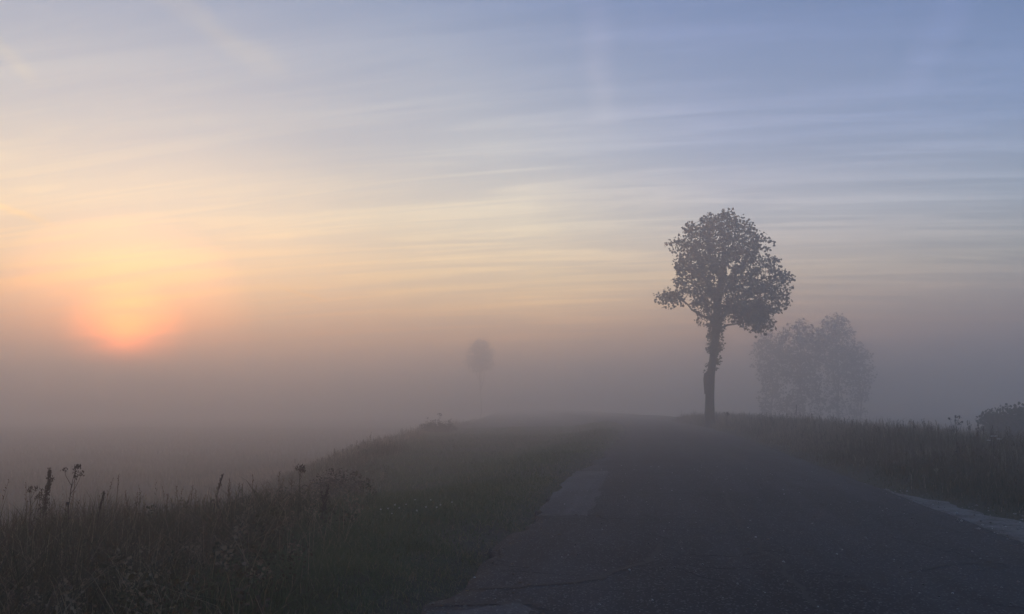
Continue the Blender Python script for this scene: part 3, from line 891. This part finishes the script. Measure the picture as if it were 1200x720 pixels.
def weed(x, y, h, lean, label, kind, cat='weed', spread=1.0):
    """a dead wild stalk: stem, seed heads, leaves"""
    u = x - float(bend(y)); z = float(ground_z(u, y))
    t = empty('dry_weed', (x, y, z), label, cat)
    top = np.array([lean[0] * h, lean[1] * h, h])
    S = curve((0, 0, -0.03), top, 0.0, 0.25, 10)
    m = MB(); m.tube(S, np.linspace(0.0055, 0.0022, 10) * spread, 6, tone=0.35); m.build('stem', 'dry_weed', t, True)

    def at(f): return np.array([np.interp(f * 9, range(10), S[:, k]) for k in range(3)])

    def seeds(m, c, n, rad, size):
        for _ in range(n):
            o = c + rng.normal(0, rad, 3); s = size * rng.uniform(0.6, 1.4)
            V = o + np.array([(s, 0, 0), (0, s, 0), (-s, 0, 0), (0, -s, 0), (0, 0, 1.5 * s), (0, 0, -1.5 * s)]) * rng.uniform(0.6, 1.2, (6, 1))
            m.add(V, [(0, 1, 4), (1, 2, 4), (2, 3, 4), (3, 0, 4), (1, 0, 5), (2, 1, 5), (3, 2, 5), (0, 3, 5)], rng.uniform(0.1, 0.7))

    if kind == 'column':          # dock-like, whorls packed along the upper stem
        m = MB()
        for i in range(26):
            f = 0.50 + 0.5 * i / 25
            seeds(m, at(f), 16, 0.016 * (1.25 - 0.9 * (i / 25)) * spread, 0.0055 * spread)
        tag(m.build('seed_head', 'dry_weed', t), kind='stuff')
        for i in range(6):
            f = 0.52 + 0.07 * i; a = rng.random() * 6.283; A = at(f)
            B = A + np.array([math.cos(a) * 0.05, math.sin(a) * 0.05, 0.12]) * spread * rng.uniform(0.7, 1.3)
            br = MB(); br.tube(curve(A, B, -0.1, 0.2, 5), np.linspace(0.0026, 0.0015, 5) * spread, 5, tone=0.3); b1 = br.build('branch', 'dry_weed', t, True)
            sd = MB()
            for k in range(6): seeds(sd, A + (B - A) * (0.3 + 0.14 * k), 7, 0.009 * spread, 0.005 * spread)
            tag(sd.build('seed_cluster', 'dry_weed', b1), kind='stuff')
    elif kind == 'fork':          # branching stalk with heads on side branches
        for i, (f, ln, sd_) in enumerate(((0.70, 0.26, 1), (0.80, 0.20, -1), (0.88, 0.14, 1), (0.76, 0.16, 1))):
            a = rng.uniform(-0.5, 0.5) + (0 if sd_ > 0 else math.pi); A = at(f)
            B = A + np.array([math.cos(a) * 0.45, math.sin(a) * 0.45, 0.9]) * ln * h
            br = MB(); br.tube(curve(A, B, -0.12, 0.2, 6), np.linspace(0.003, 0.0016, 6) * spread, 5, tone=0.3); b1 = br.build('branch', 'dry_weed', t, True)
            sd = MB(); seeds(sd, B, 26, 0.014 * spread, 0.006 * spread); tag(sd.build('seed_cluster', 'dry_weed', b1), kind='stuff')
        m = MB(); seeds(m, at(1.0), 30, 0.014 * spread, 0.006 * spread); seeds(m, at(0.95), 18, 0.010 * spread, 0.005 * spread); tag(m.build('seed_head', 'dry_weed', t), kind='stuff')
    elif kind == 'spike':         # one slender nodding ear
        m = MB()
        for i in range(16): seeds(m, at(0.74 + 0.26 * i / 15), 9, 0.0065 * spread, 0.005 * spread)
        tag(m.build('seed_head', 'dry_weed', t), kind='stuff')
    elif kind == 'umbel':         # flat white flower plates on spokes
        for (ox, oy, oz, sz) in ((0, 0, 0, 1.0), (0.13, 0.05, -0.08, 0.7), (-0.12, 0.04, -0.12, 0.65)):
            A = at(0.8); B = top + np.array([ox, oy, oz]) * spread
            br = MB(); br.tube(curve(A, B, -0.05, 0.2, 5), np.linspace(0.004, 0.002, 5) * spread, 5, tone=0.4); b1 = br.build('branch', 'dry_weed', t, True)
            fl = MB()
            for k in range(40):
                a = rng.random() * 6.283; rr = math.sqrt(rng.random()) * 0.075 * sz * spread
                seeds(fl, B + np.array([math.cos(a) * rr, math.sin(a) * rr, 0.02 - rr * 0.2]), 2, 0.004, 0.007 * spread)
            tag(fl.build('flower_head', 'petal', b1), kind='stuff')
    for i in range(7):            # narrow leaves up the stem
        f = 0.12 + 0.07 * i + rng.uniform(0, 0.04); a = rng.random() * 6.283; A = at(f)
        L = rng.uniform(0.09, 0.18) * spread; d = np.array([math.cos(a), math.sin(a), 0]); sd = np.array([-math.sin(a), math.cos(a), 0]) * L * 0.10
        q = [A, A + d * L * 0.4 + sd + (0, 0, L * 0.32), A + d * L * 0.4 - sd + (0, 0, L * 0.32), A + d * L * 0.8 + sd * 0.6 + (0, 0, L * 0.2), A + d * L * 0.8 - sd * 0.6 + (0, 0, L * 0.2), A + d * L + (0, 0, -L * 0.1)]
        m = MB(); m.add(q, [(0, 1, 2), (1, 3, 4), (1, 4, 2), (3, 5, 4)], rng.uniform(0.2, 0.8)); m.build('leaf', 'dry_weed', t)
    return t


def top_at(px, py, Y):
    d = ray(px, py); k = Y / d.y
    x = d.x * k; z = CAM_H + d.z * k
    u = x - float(bend(Y))
    return x, z - float(ground_z(u, Y))


for (px, py, Y, lean, kind, label, sp) in (
        (57, 552, 6.9, (-0.02, 0.02), 'column', 'tall dead stalk with dense reddish-brown seed column in the rough grass', 1.5),
        (88, 546, 6.8, (0.10, 0.02), 'fork', 'leaning forked dead stalk with round seed heads beside the dense seed column', 1.4),
        (36, 573, 6.6, (-0.10, 0.0), 'fork', 'short frayed dead stalk on the far side of the dense seed column', 1.1),
        (122, 577, 6.5, (0.12, 0.0), 'spike', 'thin nodding grass-like stalk next to the forked dead stalk', 1.3),
        (259, 556, 8.6, (0.14, 0.05), 'spike', 'single slender leaning stalk rising alone above the rough grass', 1.6),
        (352, 548, 10.5, (0.04, 0.0), 'fork', 'bushy-headed brown stalk between the slender stalk and the reddish bush', 1.7),
        (381, 584, 9.0, (0.12, 0.0), 'column', 'short dark dock stalk where rough grass meets the short green verge', 1.5),
        (515, 485, 57.0, (0.05, 0.0), 'fork', 'thin seed stalk standing out of the spiky-topped shrub', 2.4),
        (852, 484, 50.0, (0.02, 0.0), 'fork', 'Y-shaped dry stalk in the bank grass close to the lone tree', 3.0),
        (933, 475, 33.0, (0.03, 0.0), 'spike', 'very tall thin stalk sticking up from the grass bank', 1.5),
        (1120, 489, 17.5, (0.05, 0.0), 'fork', 'thin dry stalk at the outer end of the grass bank near the dark shrub', 1.3),
        (1165, 512, 15.5, (0.03, 0.0), 'umbel', 'white umbel flower in the bank grass in front of the dark shrub', 0.95)):
    x, h = top_at(px, py, Y)
    x -= lean[0] * h
    weed(x, Y, max(0.35, min(h, 1.9)), lean, label, kind, 'flower' if kind == 'umbel' else 'weed', sp * 0.74)

# white clover in the short verge
fl_me = {}
for i, (px, py) in enumerate(((429, 572), (455, 598), (463, 595), (468, 597), (486, 588), (499, 597), (505, 585), (512, 597), (516, 594), (488, 604), (459, 603), (530, 590), (476, 592), (446, 600))):
    d = ray(px, py); k = (CAM_H - 0.12) / -d.z; x, y = d.x * k, d.y * k
    u = x - float(bend(y)); z = float(ground_z(u, y))
    t = empty('clover_flower', (x, y, z), 'small white clover flower in the short green verge grass', 'flower', 'white clover flowers in the short verge')
    if not fl_me:
        m = MB(); m.tube([(0, 0, 0), (0.004, 0, 0.06), (0.002, 0.003, 0.125)], [0.0015, 0.0013, 0.001], 5); s0 = m.build('stem', 'verge_grass', t)
        m = MB()
        for _ in range(26):
            v = rng.standard_normal(3); v /= np.linalg.norm(v); o = np.array([0.002, 0.003, 0.130]) + v * 0.009
            m.tube([o - v * 0.004, o + v * 0.004], [0.0022, 0.0012], 4, tone=rng.random())
        h0 = m.build('flower_head', 'petal', t)
        fl_me = {'s': s0, 'h': h0}
    else:
        for k_ in 'sh':
            c = fl_me[k_].copy(); col.objects.link(c); c.parent = t
    t.rotation_euler[2] = i * 1.3
    s_ = 0.8 + 0.35 * random.random(); t.scale = (s_, s_, s_)

# ------------------------------------------------------------------ haze: the fog layer, one closed even box
b = bpy.data.materials.new('haze'); b.use_nodes = True; M['haze'] = b
ht = b.node_tree; ht.nodes.clear(); hb = NB(ht)
pv = hb.n('ShaderNodeVolumePrincipled')
pv.inputs['Color'].default_value = rgb(0.96, 0.91, 0.86)
pv.inputs['Density'].default_value = HAZE_DENSITY
pv.inputs['Anisotropy'].default_value = 0.65
ho = hb.n('ShaderNodeOutputMaterial'); hb.link(pv.outputs[0], ho.inputs['Volume'])
bpy.context.view_layer.update()
top_z = max((o.matrix_world @ Vector(c)).z for o in col.objects if o.type == 'MESH' for c in o.bound_box)
x0, z0, z1 = 1900.0, -5.2, top_z + 0.3      # lid just above the highest tree
V = [(sx * x0, sy_ * x0, z) for z in (z0, z1) for sy_ in (-1, 1) for sx in (-1, 1)]
F = [(0, 2, 3, 1), (4, 5, 7, 6), (0, 1, 5, 4), (2, 6, 7, 3), (0, 4, 6, 2), (1, 3, 7, 5)]
me = bpy.data.meshes.new('haze'); me.from_pydata(V, [], F); me.update()
hz = link_mesh('haze', me, 'haze')
tag(hz, 'pale morning ground fog lying over road and fields', 'fog', kind='stuff')
